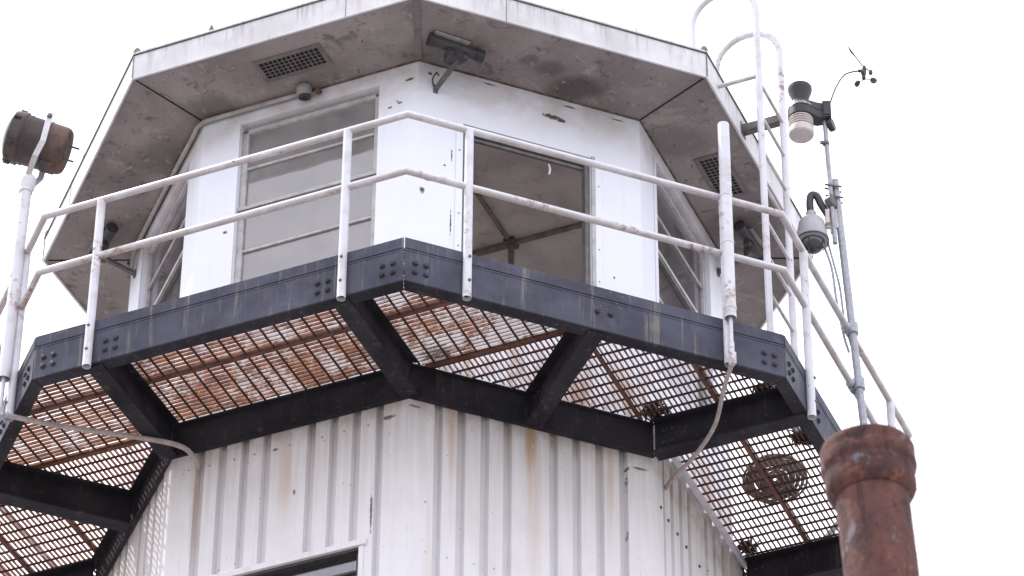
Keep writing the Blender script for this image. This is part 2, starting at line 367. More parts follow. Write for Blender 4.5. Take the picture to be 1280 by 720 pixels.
for c in range(-3, 5):                                    # folded corner trims: corner c lies between faces c-1 and c
    mb = MB()
    for k, s in ((c - 1, 1), (c, -1)):
        e = (A_WALL + .009)
        t1 = e * T8; t0 = .672
        mb.add([P(k, s * t0, A_WALL + .002, 0), P(k, s * t0, e, 0), P(k, s * t1, e, 0), P(k, s * t0, A_WALL + .002, 17.30), P(k, s * t0, e, 17.30), P(k, s * t1, e, 17.30)],
               [(0, 1, 4, 3), (1, 2, 5, 4)] if s > 0 else [(3, 4, 1, 0), (4, 5, 2, 1)])
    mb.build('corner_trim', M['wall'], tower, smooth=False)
for i, t in enumerate((-.72, -.565, -.40, -.24, 0, .235, .40, .56, .72)):
    MB().lathe([(.012, 0), (.012, .006), (.006, .012)], P(1, t, A_WALL + (.008 if abs(t) > .67 else 0), 16.80), frame(1)[1], 6).build('fastener', M['rustbar'], tower)
for k, m, z in ((-1, 'conduit', 16.985), (0, 'whitep', 16.975), (0, 'whitep', 15.95)):
    for t in (-.72, -.565, -.40, -.24, 0, .235, .40, .56, .72):
        MB().lathe([(.0075, 0), (.0075, .004), (.004, .008)], P(k, t + random.uniform(-.012, .012), A_WALL + (.008 if abs(t) > .67 else 0), z), frame(k)[1], 6).build('fastener', M[m], tower)
# ---- window of the lower wall
w = MB().fbox(-1, WT0 - .05, WT1 + .055, 1.99, 2.062, WZT, WZT + .045).fbox(-1, WT1, WT1 + .035, 1.97, 2.05, WZS, WZT - .002)\
    .fbox(-1, WT0 - .035, WT0, 1.97, 2.05, WZS, WZT - .002).fbox(-1, WT0 - .05, WT1 + .05, 2.0, 2.075, WZS - .05, WZS - .002).build('lower_window', M['wall'], tower, bevel=.003)
MB().fbox(-1, WT0, WT1, 1.985, 1.99, WZS, WZT).build('pane', M['dimglass'], w, smooth=False)
MB().fbox(-1, WT0 + .002, WT1 - .002, 1.96, 2.038, WZT - .02, WZT - .001).fbox(-1, WT0 + .004, WT1 - .004, 1.965, 2.005, WZT - .16, WZT - .145).fbox(-1, WT1 - .03, WT1 - .004, 1.965, 2.01, WZS, WZT - .023).build('sash', M['charcoal'], w)
MB().fbox(-1, WT0 - .1, WT1 + .1, 1.2, 1.22, WZS - .2, WZT + .10).fbox(-1, WT0 - .1, WT1 + .1, 1.221, 1.955, WZT + .02, WZT + .10).build('room_shade_sheet', M['roomshade'], w, smooth=False)  # dark sheets stand in for the shade inside the room

# ---- steel under the walkway
for k in range(-3, 5):
    if k == 1: continue
    MB().mitre(k, 2.052, 2.060, ZIB + .014, ZIT - .014).mitre(k, 2.0505, A_RING + .004, ZIB, ZIB + .012).mitre(k, 2.0505, 2.11 if k == -2 else A_RING + .002, ZIT - .013, ZIT - .001).build('ring_beam', M['dark'], tower, smooth=False)  # left face's top flange widened to keep sun off the web
MB().mitre(1, 2.052, 2.080, ZIT - .05, ZIT - .002).build('ledger_strip', M['whitep'], tower, smooth=False)
def ibeam(k, t, n0, n1, wf=.058):
    return MB().fbox(k, t - .006, t + .006, n0, n1, ZIB + .014, ZIT - .014).fbox(k, t - wf, t + wf, n0 + .001, n1 - .001, ZIB + .001, ZIB + .014)\
        .fbox(k, t - wf, t + wf, n0 + .001, n1 - .001, ZIT - .014, ZIT - .002)
for k in range(-3, 5):
    for t in ((-.86, .86) if k % 2 else (0,)):
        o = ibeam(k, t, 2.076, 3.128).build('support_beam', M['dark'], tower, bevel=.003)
        if k in (1, -2, 0):
            for dn in (2.14, 2.2):
                for dz in (-.05, .05):
                    MB().lathe([(.013, 0), (.013, .010), (.008, .012)], P(k, t - .007, dn, 17.245 + dz), -frame(k)[0], 6).build('bolt', M['bolt'], o)
def bolt_at(k, t, z, parent, n=A_DECK, name='bolt', r=.016):
    return MB().lathe([(r * 1.35, 0), (r * 1.35, .004), (r, .0045), (r, .016), (r * .7, .018)], P(k, t, n, z), frame(k)[1], 6).build(name, M['bolt'], parent)
for k in range(-3, 5):
    e = MB().mitre(k, 3.128, A_DECK, ZDB + .013, ZIT - .012, .002)\
        .mitre(k, 3.06, A_DECK + .0015, ZIT - .011, ZIT + .004, .002).build('edge_beam', M['edge'], tower, bevel=.002)
    MB().mitre(k, 3.055, A_DECK + .002, ZDB, ZDB + .012, .002).build('bottom_flange', M['dark'], e, bevel=.002)  # darker than the web: shade of the underside put into the colour
    MB().mitre(k, 3.130, A_DECK + .004, ZIT + .008, ZDT, .004).mitre(k, 3.10, 3.1298, ZDT - .008, ZDT - .001, .004).build('toe_plate', M['edge'], e, bevel=.002)
    if k in (-2, -1, 0, 1):
        cs = {-1: (-1.19, -.745, .745, 1.19), 0: (-1.19, 1.19), -2: (1.17, .62), 1: (-1.2, -.72, .72)}[k]
        for c in cs:
            for i in (-1, 1):
                for j in (-1, 1): bolt_at(k, c + .036 * i, ZDB + .125 + .036 * j, e, A_DECK)
        if k == 0:
            for c in (.0, .09): bolt_at(k, c, ZDB + .15, e)

# ---- grating
OCT_O, OCT_I = 3.118, 2.062
def clip(p, d, l0, l1, ap, inside=True):
    """part of the line p + s*d, s in [l0, l1], inside the octagon of apothem ap"""
    a, b = l0, l1
    for j in range(8):
        n = frame(j)[1]; dn = d.dot(n); pn = ap - p.dot(n)
        if abs(dn) < 1e-9:
            if pn < 0: return None
        elif dn > 0: b = min(b, pn / dn)
        else: a = max(a, pn / dn)
    return (a, b) if b - a > .012 else None
def cells(p, d, l0, l1):
    o = clip(p, d, l0, l1, OCT_O)
    if not o: return []
    i = clip(p, d, l0, l1, OCT_I)
    if not i: return [o]
    return [s for s in ((o[0], i[0]), (i[1], o[1])) if s[1] - s[0] > .012]
NJ = 1.985
for k in (-3, -1, 1, 3):
    T, Nn = frame(k); tm = 2.3 if k in (-1, 3) else NJ - .012
    mb = MB(); zc = ZIT + .020
    def run(p, d, w, h, z, l0, l1, jig=0):
        for a, b in cells(p, d, l0, l1):
            side = d.cross(Vector((0, 0, 1)))
            mb.obox(p + d * (a + b) / 2 + Vector((0, 0, z)), d * (b - a) / 2, side * w / 2, Vector((0, 0, h / 2)))
    n = (NJ if k in (-1, 3) else .80) + .02
    while n < 3.12:
        run(Nn * n + Vector((0, 0, random.uniform(-.0012, .0012))) + Nn * random.uniform(-.0016, .0016), T, .0088, {-1: .0195, 3: .0195, -3: .0165}.get(k, .013), zc + .002, -tm, tm); n += .0355
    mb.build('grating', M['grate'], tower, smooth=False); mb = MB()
    t = -2.3 + .05
    while t < 2.3:
        if abs(t) < tm: run(T * t, Nn, .0115, .011, zc - .0120, NJ if k in (-1, 3) else .8, 3.12)
        t += .0985
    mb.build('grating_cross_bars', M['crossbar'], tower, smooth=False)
    mb = MB()
    run(Nn * 2.535, T, .028, .030, ZIT + .012, -tm, tm)
    mb.build('grating_splice', M['rustbar'], tower, smooth=False)
    if k in (-1, 3):
        for a, b in ((-2.3, 0), (0, 2.3)):
            mb = MB(); run(Nn * NJ, T, .034, .030, ZIT + .012, a, b)
            if mb.v: mb.build('grating_edge_bar', M['rustbar'], tower, smooth=False)
    else:
        for a, b in ((-tm, 0), (0, tm)):
            mb = MB(); run(Nn * 2.0, T, .026, .024, ZIT + .012, a, b)
            if mb.v: mb.build('grating_splice', M['rustbar'], tower, smooth=False)

# ---- cabin
Z0 = ZIT + .012
def panel(k, n, hole, z0, z1, th):
    mb = MB(); e = n * T8; ei = (n - th) * T8
    def q(pts, nn, flip=False):
        f = (0, 1, 2, 3); mb.add([P(k, t, nn, z) for t, z in pts], [f[::-1] if flip else f])
    t0, t1, zs, zt = hole
    for nn, ee, fl in ((n, e, False), (n - th, ei, True)):
        q([(-ee, z0), (t0, z0), (t0, z1), (-ee, z1)], nn, fl); q([(t1, z0), (ee, z0), (ee, z1), (t1, z1)], nn, fl)
        q([(t0, z0), (t1, z0), (t1, zs), (t0, zs)], nn, fl); q([(t0, zt), (t1, zt), (t1, z1), (t0, z1)], nn, fl)
    def rv(a, b):
        (ta, za), (tb, zb) = a, b
        mb.add([P(k, ta, n, za), P(k, ta, n - th, za), P(k, tb, n - th, zb), P(k, tb, n, zb)], [(0, 1, 2, 3)])
    rv((t0, zs), (t0, zt)); rv((t1, zt), (t1, zs)); rv((t0, zt), (t1, zt)); rv((t1, zs), (t0, zs))
    return mb
TH = .085
HOLE = {0: (-.49, .452, 18.08, 19.615)}
for k in range(-3, 5):
    hole = HOLE.get(k, (-.527, .533, 18.08, 19.955))
    t0, t1, zs, zt = hole
    panel(k, A_CAB, hole, Z0, ZR - .004, TH).build('cabin_wall', M['cabin'], tower, smooth=False)
    nf = A_CAB - .058
    fr = MB()
    if k == 0:
        # surface trim, white channel jamb, dark inner frame; the lower sash stands open
        w = MB().fbox(k, t0 - .052, t0 - .002, A_CAB + .001, A_CAB + .010, zs - .03, zt + .004).build('window', M['cabin'], tower, bevel=.002)
        MB().fbox(k, t1 + .030, t1 + .078, A_CAB + .001, A_CAB + .011, zs - .03, zt + .004).build('casing', M['cabin'], w, bevel=.002)
        MB().fbox(k, t1 + .002, t1 + .027, A_CAB + .001, A_CAB + .017, zs - .03, zt + .004).build('casing', M['alu'], w, bevel=.002)
        for tt in (t0 - .027, t1 + .054):
            for zz in (18.28, 18.52, 18.80, 19.08, 19.36): MB().lathe([(.006, 0), (.005, .004)], P(k, tt, A_CAB + .010, zz), frame(k)[1], 6).build('screw', M['strap'], w)
        MB().fbox(k, t0 + .001, t1 - .001, nf - .018, nf + .04, zt - .05, zt - .001).fbox(k, t0 + .001, t0 + .03, nf - .018, nf + .042, zs, zt - .052)\
            .fbox(k, t1 - .035, t1 - .001, nf - .018, nf + .042, zs, zt - .052).fbox(k, t0 + .001, t1 - .001, nf - .02, nf + .055, zs - .03, zs - .001).build('frame', M['darkalu'], w, bevel=.002)
        MB().fbox(k, t0 + .032, t1 - .037, nf - .008, nf + .012, zt - .085, zt - .062).build('screen_track', M['darkalu'], w)
        MB().tube([P(k, .17, nf - .01, zt - .10), P(k, .175, nf, zt - .15), P(k, .172, nf - .01, zt - .19)], .008, 8).build('latch_hook', M['whitep'], w)
        MB().fbox(k, t0 + .032, t1 - .037, nf - .012, nf - .008, zs + .004, 18.36).build('pane', M['glass'], w, smooth=False)
        continue
    fr.fbox(k, t0 + .002, t0 + .045, nf - .02, nf + .022, zs, zt - .036).fbox(k, t1 - .045, t1 - .002, nf - .02, nf + .022, zs, zt - .036)
    fr.fbox(k, t0 + .002, t1 - .002, nf - .02, nf + .022, zt - .068, zt - .034).fbox(k, t0 + .002, t1 - .002, nf - .03, nf + .05, zs - .02, zs - .002)
    w = MB().fbox(k, t0 - .045, t0 - .002, A_CAB + .0015, A_CAB + .008, zs - .03, zt + .004).build('window', M['cabin'], tower)
    fr.build('frame', M['alu'], w, bevel=.003)
    MB().fbox(k, t0 + .047, t1 - .047, nf - .004, nf, zs, zt - .07).build('pane', M['hazyglass' if k == -1 else 'glass'], w, smooth=False)
    for z, h in ((19.565, .018), (18.825, .018)):
        MB().fbox(k, t0 + .046, t1 - .046, nf + .002, nf + .016, z - h / 2, z + h / 2).build('glazing_bar', M['alu'], w, bevel=.002)
    MB().fbox(k, t0 + .003, t1 - .003, nf + .0025, nf + .040, 19.178, 19.208).build('meeting_rail', M['alu'], w, bevel=.003)
    MB().fbox(k, t0 + .003, t1 - .003, nf + .003, nf + .030, 19.152, 19.1765).build('meeting_rail', M['darkalu'], w)
def octo(n, z): return [P(k, n * T8, n, z) for k in range(8)]
MB().add(octo(A_CAB - TH - .002, Z0 + .01), [tuple(range(8))]).build('cabin_floor', M['inner'], tower, smooth=False)
MB().add(octo(A_CAB - TH - .002, ZR - .02), [tuple(reversed(range(8)))]).build('cabin_ceiling', M['ceil'], tower, smooth=False)
b = MB()
zc = ZR - .034
b.fbox(-1, -1.75, .62, -.06, -.012, zc - .02, zc + .012).fbox(-1, .695, 1.78, -.052, -.016, zc - .014, zc + .012)
b.fbox(-1, .634, .664, .03, 1.2, zc - .012, zc + .012).fbox(-1, -.68, -.63, .02, 1.2, zc - .014, zc + .012).fbox(-1, -.68, -.63, -1.2, -.085, zc - .014, zc + .012)
b.build('ceiling_batten', M['batten'], tower, smooth=False)
MB().tube([P(-1, .655, -.03, Z0 + .012), P(-1, .655, -.03, zc - .03)], .022, 12).build('column', M['batten'], tower)
MB().fbox(-1, .617, .698, -.078, .028, zc - .03, zc + .01).build('batten_plate', M['strap'], tower, smooth=False)

# ---- roof
def ring(n0, n1, z):
    mb = MB()
    for k in range(8):
        mb.add([P(k, -n0 * T8, n0, z), P(k, n0 * T8, n0, z), P(k, n1 * T8, n1, z), P(k, -n1 * T8, n1, z)], [(0, 1, 2, 3)])
    return mb
ring(1.9, A_ROOF - .003, ZR).build('soffit', M['soffit'], tower, smooth=False)
for k in range(-3, 5):
    MB().mitre(k, A_CAB + .0015, A_CAB + .011, ZR - .011, ZR - .0015).build('sealant_bead', M['sealant'], tower, smooth=False)
for c in range(-3, 5):                                    # cover strips along the soffit's corners
    a = R(-90 + 45 * c); d = Vector((math.cos(a), math.sin(a), 0)); s = Vector((-d.y, d.x, 0))
    w = .024 if c == 0 else .0035
    MB().obox(d * 2.475 + Vector((0, 0, ZR - .004)), d * .30, s * w, (0, 0, .0035)).build('cover_strip', M['ventp'] if c == 0 else M['hole'], tower, smooth=False)
fa = MB()
for k in range(-3, 5): fa.mitre(k, A_ROOF - .002, A_ROOF + .012, ZR - .012, ZF - .014)
fa = fa.build('fascia', M['fascia'], tower, smooth=False)
dr = MB()
for k in range(-3, 5): dr.mitre(k, A_ROOF - .03, A_ROOF + .022, ZF - .0125, ZF - .004)
dr.build('drip_edge', M['strap'], fa, smooth=False)
lp = MB()
for k in range(-3, 5): lp.mitre(k, A_ROOF - .028, A_ROOF + .016, ZF - .0035, ZF + .016)
lp.build('flashing', M['fascia'], fa, smooth=False)
sm = MB()
for k in range(-3, 5):
    for t in ((.55,) if k % 2 else (-.42,)): sm.fbox(k, t, t + .004, A_ROOF + .0125, A_ROOF + .0145, ZR - .011, ZF - .014)
for c in range(-3, 5):
    a = R(-90 + 45 * c); d = Vector((math.cos(a), math.sin(a), 0)); s = Vector((-d.y, d.x, 0)); r = (A_ROOF + .012) / math.cos(R(22.5))
    sm.obox(d * (r + .001) + Vector((0, 0, (ZR + ZF) / 2 - .012)), d * .004, s * .004, (0, 0, .100))
sm.build('fascia_seam', M['ventp'], fa, smooth=False)
top = octo(A_ROOF - .027, ZF + .018)
MB().add(top + [Vector((0, 0, ZF + .30))], [(i, (i + 1) % 8, 8) for i in range(8)]).build('roof_top', M['fascia'], tower, smooth=False)
for k, t in ((-1, -.49), (-1, .55), (0, .0), (0, -1.0), (0, .55), (-2, -.15), (1, .1), (-3, 0), (2, 0), (3, 0), (4, 0)):
    MB().lathe([(.020, 0), (.020, .035), (.012, .05), (.010, .062)], P(k, t, A_ROOF - .005, ZF + .014), (0, 0, 1), 10).build('roof_clip', M['ventp'] if k != 0 else M['fascia'], tower)
for c in (-2, -1, 0, 1, 2):
    a = R(-90 + 45 * c); r = A_ROOF / math.cos(R(22.5)) - .01
    MB().lathe([(.026, 0), (.030, .03), (.022, .05), (.01, .062)], Vector((math.cos(a) * r, math.sin(a) * r, ZF + .01)), (0, 0, 1), 12).build('roof_corner_cap', M['ventp'], tower)
# ---- soffit vents
for k, t0, t1, n0, n1 in ((-1, -.24, .27, 2.195, 2.425), (1, -.29, .21, 2.195, 2.425)):
    v = MB().fbox(k, t0, t1, n0, n1, ZR - .008, ZR - .001)
    v = MB()
    fw = .032
    v.fbox(k, t0, t1, n0, n0 + fw, ZR - .012, ZR - .001).fbox(k, t0, t1, n1 - fw, n1, ZR - .012, ZR - .001)
    v.fbox(k, t0, t0 + fw, n0 + fw + .0005, n1 - fw - .0005, ZR - .012, ZR - .001).fbox(k, t1 - fw, t1, n0 + fw + .0005, n1 - fw - .0005, ZR - .012, ZR - .001)
    vo = v.build('soffit_vent', M['ventp'], tower, bevel=.002)
    MB().fbox(k, t0 + fw, t1 - fw, n0 + fw, n1 - fw, ZR - .003, ZR - .0015).build('vent_dark_sheet', M['hole'], vo, smooth=False)  # near-black sheet stands in for the dark behind the grille
    gr = MB(); nc, nr = 13, 5
    for i in range(1, nc):
        tt = t0 + fw + (t1 - t0 - 2 * fw) * i / nc; gr.fbox(k, tt - .0035, tt + .0035, n0 + fw, n1 - fw, ZR - .009, ZR - .0035)
    for i in range(1, nr):
        nn = n0 + fw + (n1 - n0 - 2 * fw) * i / nr; gr.fbox(k, t0 + fw, t1 - fw, nn - .0035, nn + .0035, ZR - .0105, ZR - .0095)
    gr.build('grille', M['ventp'], vo, smooth=False)

# ================================================================ guard railing
rail = thing('guard_railing', 'white two-bar pipe railing with rust spots round the tower walkway', 'railing', (0, 0, ZIT))
rail.location = (0, 0, ZIT)
def part(mb, name, mat, root, **kw):
    """a part built in world coordinates under a root that stands anywhere"""
    o = mb.build(name, mat, None, **kw); o.parent = root
    loc = Vector(root.location); q = root.parent
    while q is not None: loc += Vector(q.location); q = q.parent
    o.matrix_parent_inverse = Matrix.Translation(-loc)
    return o
def sub(mb, name, mat, parent, **kw):
    o = mb.build(name, mat, None, **kw); o.parent = parent
    r = parent
    loc = Vector((0, 0, 0))
    while r is not None:
        if r.type == 'EMPTY': loc = Vector(r.location)
        r = r.parent
    o.matrix_parent_inverse = Matrix.Identity(4)
    return o
def corners(n, z): return [P(c, -n * T8, n, z) for c in range(-3, 5)]
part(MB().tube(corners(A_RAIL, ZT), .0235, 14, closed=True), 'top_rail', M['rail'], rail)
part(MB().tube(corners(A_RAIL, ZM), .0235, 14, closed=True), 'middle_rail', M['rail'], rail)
for k in range(-3, 5):
    for t in (-.89, .89):
        h = ZT - .004
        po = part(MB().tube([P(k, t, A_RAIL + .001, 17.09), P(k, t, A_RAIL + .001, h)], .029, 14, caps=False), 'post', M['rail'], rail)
        for z in (17.215, 17.405) if k in (-2, -1, 0, 1) else ():
            sub(MB().lathe([(.011, 0), (.011, .010), (.006, .012)], P(k, t + .004, A_RAIL + .028, z), frame(k)[1], 6), 'bolt', M['strap'], po)

# ================================================================ ladder to the roof
lad = thing('roof_ladder', 'white steel ladder with two hooped handrails from walkway up over the roof edge', 'ladder', P(1, -.607, 2.9, ZIT + .03))
for t in (-.85, -.365):
    pts = [P(1, t, 2.9, ZIT + .03), P(1, t, 2.9, 19.0), P(1, t, 2.9, 20.80)]
    for i in range(1, 13):
        a = math.pi * i / 12; pts.append(P(1, t, 2.66 + .24 * math.cos(a), 20.80 + .245 * math.sin(a)))
    pts += [P(1, t, 2.42, 20.6), P(1, t, 2.42, 20.34)]
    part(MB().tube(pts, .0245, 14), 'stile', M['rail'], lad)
for i in range(9):
    z = 20.12 - .312 * i
    part(MB().tube([P(1, -.83, 2.9, z), P(1, -.385, 2.9, z)], .0125, 10), 'rung', M['rail'], lad)
part(MB().tube([P(1, -.85, 2.88, 20.17), P(1, -.85, A_ROOF + .014, 20.17)], .016, 10), 'bracket', M['rail'], lad)
part(MB().fbox(1, -.395, -.335, A_ROOF + .013, 2.88, 20.125, 20.190).fbox(1, -.41, -.32, A_ROOF + .0125, A_ROOF + .018, 20.10, 20.215), 'bracket', M['strap'], lad, bevel=.004)

# ================================================================ searchlight on its pole
SLX, SLY = -2.63, -2.075
sl = thing('searchlight', 'rust-browned drum searchlight in a white yoke on a pole at the walkway corner', 'searchlight', (SLX, SLY, 17.1))
part(MB().tube([(SLX - .012, SLY, 17.385), (SLX, SLY, 18.99)], .040, 16, caps=False), 'pole', M['rail'], sl)
part(MB().tube([(SLX - .012, SLY, 17.13), (SLX - .012, SLY, 17.45)], .014, 10), 'feed_pipe', M['whitep'], sl)
part(MB().lathe([(.0415, 0), (.047, .006), (.047, .03), (.0415, .036)], (SLX, SLY, 18.965), (0, 0, 1), 18).lathe([(.043, 0), (.05, .02), (.05, .10), (.03, .125)], (SLX + .004, SLY, 18.99), (.12, 0, 1), 16), 'clamp', M['rail'], sl)
part(MB().obox((SLX - .01, SLY - .01, 17.105), (.028, 0, 0), (0, .022, 0), (0, 0, .035)).tube([(SLX - .01, SLY - .01, 17.10), (SLX + .05, SLY - .005, 17.085)], .018, 10), 'junction_fitting', M['galv'], sl, bevel=.004)
C0 = Vector((-2.578, SLY, 19.405))
AX = Vector((.955, .14, -.262)).normalized()                # lens towards the left, rear towards the right
SIDE = Vector((.15, -.985, -.02)).normalized()
SIDE = (SIDE - AX * SIDE.dot(AX)).normalized(); UPD = SIDE.cross(AX).normalized()
if UPD.z < 0: UPD = -UPD
dr = part(MB().lathe([(.120, -.205), (.158, -.202), (.176, -.195), (.184, -.15), (.186, -.115), (.178, -.108), (.172, -.10), (.170, .05), (.167, .165), (.162, .185), (.146, .203), (.10, .213), (.06, .215), (.01, .216)], C0, AX, 36), 'drum', M['drum'], sl)
part(MB().lathe([(.15, 0), (.12, -.018), (.06, -.030), (.005, -.034)], C0 + AX * -.206, AX, 28, close=False), 'lens', M['lens'], sl)
sub(MB().lathe([(.1735, -.093), (.177, -.09), (.177, -.082), (.1735, -.079)], C0, AX, 36, close=False).lathe([(.1705, .052), (.174, .055), (.174, .064), (.1695, .067)], C0, AX, 36, close=False), 'hoop_band', M['charcoal'], dr)
part(MB().tube([C0 + UPD * (.17) + AX * -.135 + UPD * (.035 * math.sin(a)) + AX * (.035 * math.cos(a)) for a in [math.pi * i / 8 for i in range(9)]], .009, 8), 'lifting_eye', M['drum'], sl)
for a in (0, 60, 120, 180, 240, 300):
    d = UPD * math.cos(R(a + 20)) + SIDE * math.sin(R(a + 20))
    part(MB().obox(C0 + AX * -.165 + d * .188, AX * .022, d * .012, d.cross(AX) * .012), 'latch', M['drum'], sl, bevel=.003)
part(MB().obox(C0 - UPD * .188 + AX * -.17, AX * .012, UPD * .035, SIDE * .008), 'catch', M['drum'], sl, bevel=.003)
part(MB().obox(C0 - UPD * .168 + AX * .12, AX * .05, UPD * .016, SIDE * .05), 'vent_box', M['drum'], sl, bevel=.003)
for off in (.02, -.10): part(MB().tube([C0 + AX * .18 + UPD * off + SIDE * .05, C0 + AX * .285 + UPD * off + SIDE * .05], .007, 8), 'terminal_rod', M['charcoal'], sl)
FT = Vector((SLX + .012, SLY, 19.105))
for s in (1, -1):
    pv = C0 + SIDE * (.188 * s) + Vector((.062, 0, .075 + .01 * s))
    pts = [pv + Vector((.004, 0, .03)), pv, pv + Vector((-.028, 0, -.215)), pv + Vector((-.075, .035 * s, -.315)), FT + Vector((.0, -.035 * s, 0))]
    yk = MB()
    for a, b2 in zip(pts, pts[1:]):
        d = (b2 - a); L = d.length; d.normalize(); wv = AX - d * AX.dot(d); wv.normalize(); hv = d.cross(wv)
        yk.obox((a + b2) / 2, d * (L / 2 + .004), wv * .020, hv * .0055)
    yo = part(yk, 'yoke', M['rail'], sl, bevel=.002)
    sub(MB().lathe([(.018, 0), (.018, .012), (.012, .018)], pv + SIDE * (.006 * s), SIDE * s, 10), 'pivot_bolt', M['strap'], yo)

# conduits hanging from the walkway corners to the tower wall
def bez(pts, n=10):
    out = []; p = [Vector(x) for x in pts]; p = [p[0] * 2 - p[1]] + p + [p[-1] * 2 - p[-2]]
    for i in range(1, len(p) - 2):
        for j in range(n):
            u = j / n; a, b, c, d = p[i - 1:i + 3]
            out.append(.5 * ((2 * b) + (c - a) * u + (2 * a - 5 * b + 4 * c - d) * u * u + (3 * b - a - 3 * c + d) * u ** 3))
    out.append(p[-2]); return out
tag(MB().tube(bez([(SLX + .045, SLY - .005, 17.085), (-2.30, -1.98, 17.085), (-1.95, -1.89, 17.085), (-1.62, -1.80, 17.085), (-1.47, -1.755, 17.06), (-1.40, -1.70, 17.00), (-1.385, -1.672, 16.955)]), .0175, 12).build('flexible_conduit', M['flex']),
    'pale flexible conduit from the searchlight pole across to the tower wall', 'conduit')
cm = thing('conduit_pole', 'white open-topped pole strapped to a railing post, taller than the railing', 'pole', P(0, .885, 3.222, 17.10))
part(MB().tube([P(0, .885, 3.228, 17.42), P(0, .885, 3.228, 19.06)], .0385, 16, caps=False), 'pole', M['rail'], cm)
part(MB().tube([P(0, .888, 3.222, 17.15), P(0, .888, 3.222, 17.5)], .0135, 10).lathe([(.0185, 0), (.0185, .09)], P(0, .888, 3.222, 17.14), (0, 0, 1), 10), 'feed_pipe', M['rail'], cm)
part(MB().fbox(0, .872, .908, 3.20, 3.245, 17.055, 17.145).fbox(0, .878, .902, 3.245, 3.249, 17.065, 17.135), 'junction_fitting', M['rail'], cm, bevel=.004)
for z in (18.43, 18.03, 17.49): part(MB().lathe([(.0395, 0), (.042, .002), (.042, .022), (.0395, .024)], P(0, .885, 3.228, z), (0, 0, 1), 16), 'strap', M['rail'], cm)
pA = P(0, .888, 3.222, 17.07)
tag(MB().tube(bez([pA, (2.005, -2.40, 17.03), (1.96, -2.05, 17.02), (1.85, -1.72, 17.035), (1.70, -1.42, 17.05), (1.645, -1.315, 17.03)]), .0145, 12).build('flexible_conduit', M['flex']),
    'slack brown-grey conduit looping from the tall railing pole under the grating', 'conduit')

# ================================================================ mast, dome camera, weather station
mast = thing('sensor_mast', 'grey galvanised pole clamped to the railing beside the roof ladder', 'pole', (3.0, -1.20, 17.4))
def mx(z): return Vector((3.008 - .0445 * (z - 17.4), -1.20, z))
part(MB().tube([mx(17.25), mx(19.80)], .0265, 14), 'pole', M['galv'], mast)
def railpt(x, z):
    # point of the rail on face 1 whose x is given
    T, Nn = frame(1); t = (x - Nn.x * A_RAIL) / T.x; return P(1, t, A_RAIL, z)
for z in (ZM, ZT):
    cl = MB(); q = mx(z); cl.lathe([(.030, -.045), (.040, -.042), (.040, .042), (.030, .045)], q, (0, 0, 1), 14)
    T, Nn = frame(1); r0 = P(1, T.dot(q), A_RAIL, z)
    cl.lathe([(.026, -.05), (.034, -.047), (.034, .047), (.026, .05)], r0 , T, 14)
    cl.obox((q + r0) / 2, (r0 - q) * .5, T * .02, (0, 0, .02))
    for j in (-1, 1): cl.tube([r0 + T * .03 * j + Vector((0, 0, -.05)), r0 + T * .03 * j + Vector((0, 0, .05))], .006, 6)
    part(cl, 'clamp', M['galv'], mast)
tp = Vector((2.90, -1.22, 0))
part(MB().tube([(2.875, -1.235, 19.2), (2.850, -1.235, 20.43)], .0165, 12), 'extension_tube', M['galv'], mast)
for z in (19.62, 19.72):
    cb = MB(); a = mx(z); b2 = Vector((2.866, -1.235, z)); cb.obox((a + b2) / 2, (b2 - a) * .7, (0, .022, 0), (0, 0, .012))
    cb.tube([a + Vector((.04, -.03, 0)), b2 + Vector((-.04, -.02, 0))], .007, 6).tube([a + Vector((.04, .03, 0)), b2 + Vector((-.04, .02, 0))], .007, 6)
    part(cb, 'clamp', M['strap'], mast)
cb = MB().lathe([(.021, 0), (.024, .004), (.024, .022), (.021, .026)], (2.853, -1.235, 20.10), (0, 0, 1), 12).obox((2.83, -1.25, 20.112), (.02, 0, 0), (0, .01, 0), (0, 0, .01))
part(cb, 'collar', M['strap'], mast)

dc = thing('dome_camera', 'grey dome security camera hung from an arm on the galvanised pole', 'security camera', (2.73, -1.20, 19.35))
DX, DY = 2.722, -1.20
part(MB().lathe([(.022, .27), (.036, .265), (.038, .22), (.066, .205), (.090, .17), (.103, .105), (.110, .045), (.113, .02), (.110, .0), (.093, -.004)], (DX, DY, 19.24), (0, 0, 1), 32), 'housing', M['greycam'], dc)
part(MB().lathe([(.1135, 0), (.1165, .004), (.1165, .014), (.113, .018)], (DX, DY, 19.237), (0, 0, 1), 32, close=False), 'trim_ring', M['charcoal'], dc)
part(MB().lathe([(.086, 0)] + [(.086 * math.cos(R(a)), -.085 * math.sin(R(a))) for a in range(10, 90, 10)] + [(.003, -.0855)], (DX, DY, 19.238), (0, 0, 1), 28), 'dome', M['smoked'], dc)
part(MB().tube(bez([(DX - .003, DY, 19.50), (DX - .004, DY, 19.60), (DX + .008, DY, 19.665), (DX + .045, DY, 19.66), (DX + .075, DY, 19.58), (DX + .115, DY, 19.49), (DX + .125, DY, 19.45)], 6), [.026] * 37, 14), 'arm', M['charcoal'], dc)
part(MB().obox((2.868, -1.21, 19.44), (.045, 0, 0), (0, .012, 0), (0, 0, .085)).obox((2.832, -1.22, 19.44), (.014, 0, 0), (0, .03, 0), (0, 0, .06)).obox((2.86, -1.215, 19.335), (.012, 0, 0), (0, .008, 0), (0, 0, .03)), 'mounting_plate', M['shade'], dc, bevel=.003)
part(MB().lathe([(.045, -.03), (.05, -.02), (.05, .02), (.035, .03)], (2.865, -1.235, 19.575), (.8, -.6, .1), 16), 'knuckle', M['strap'], dc)
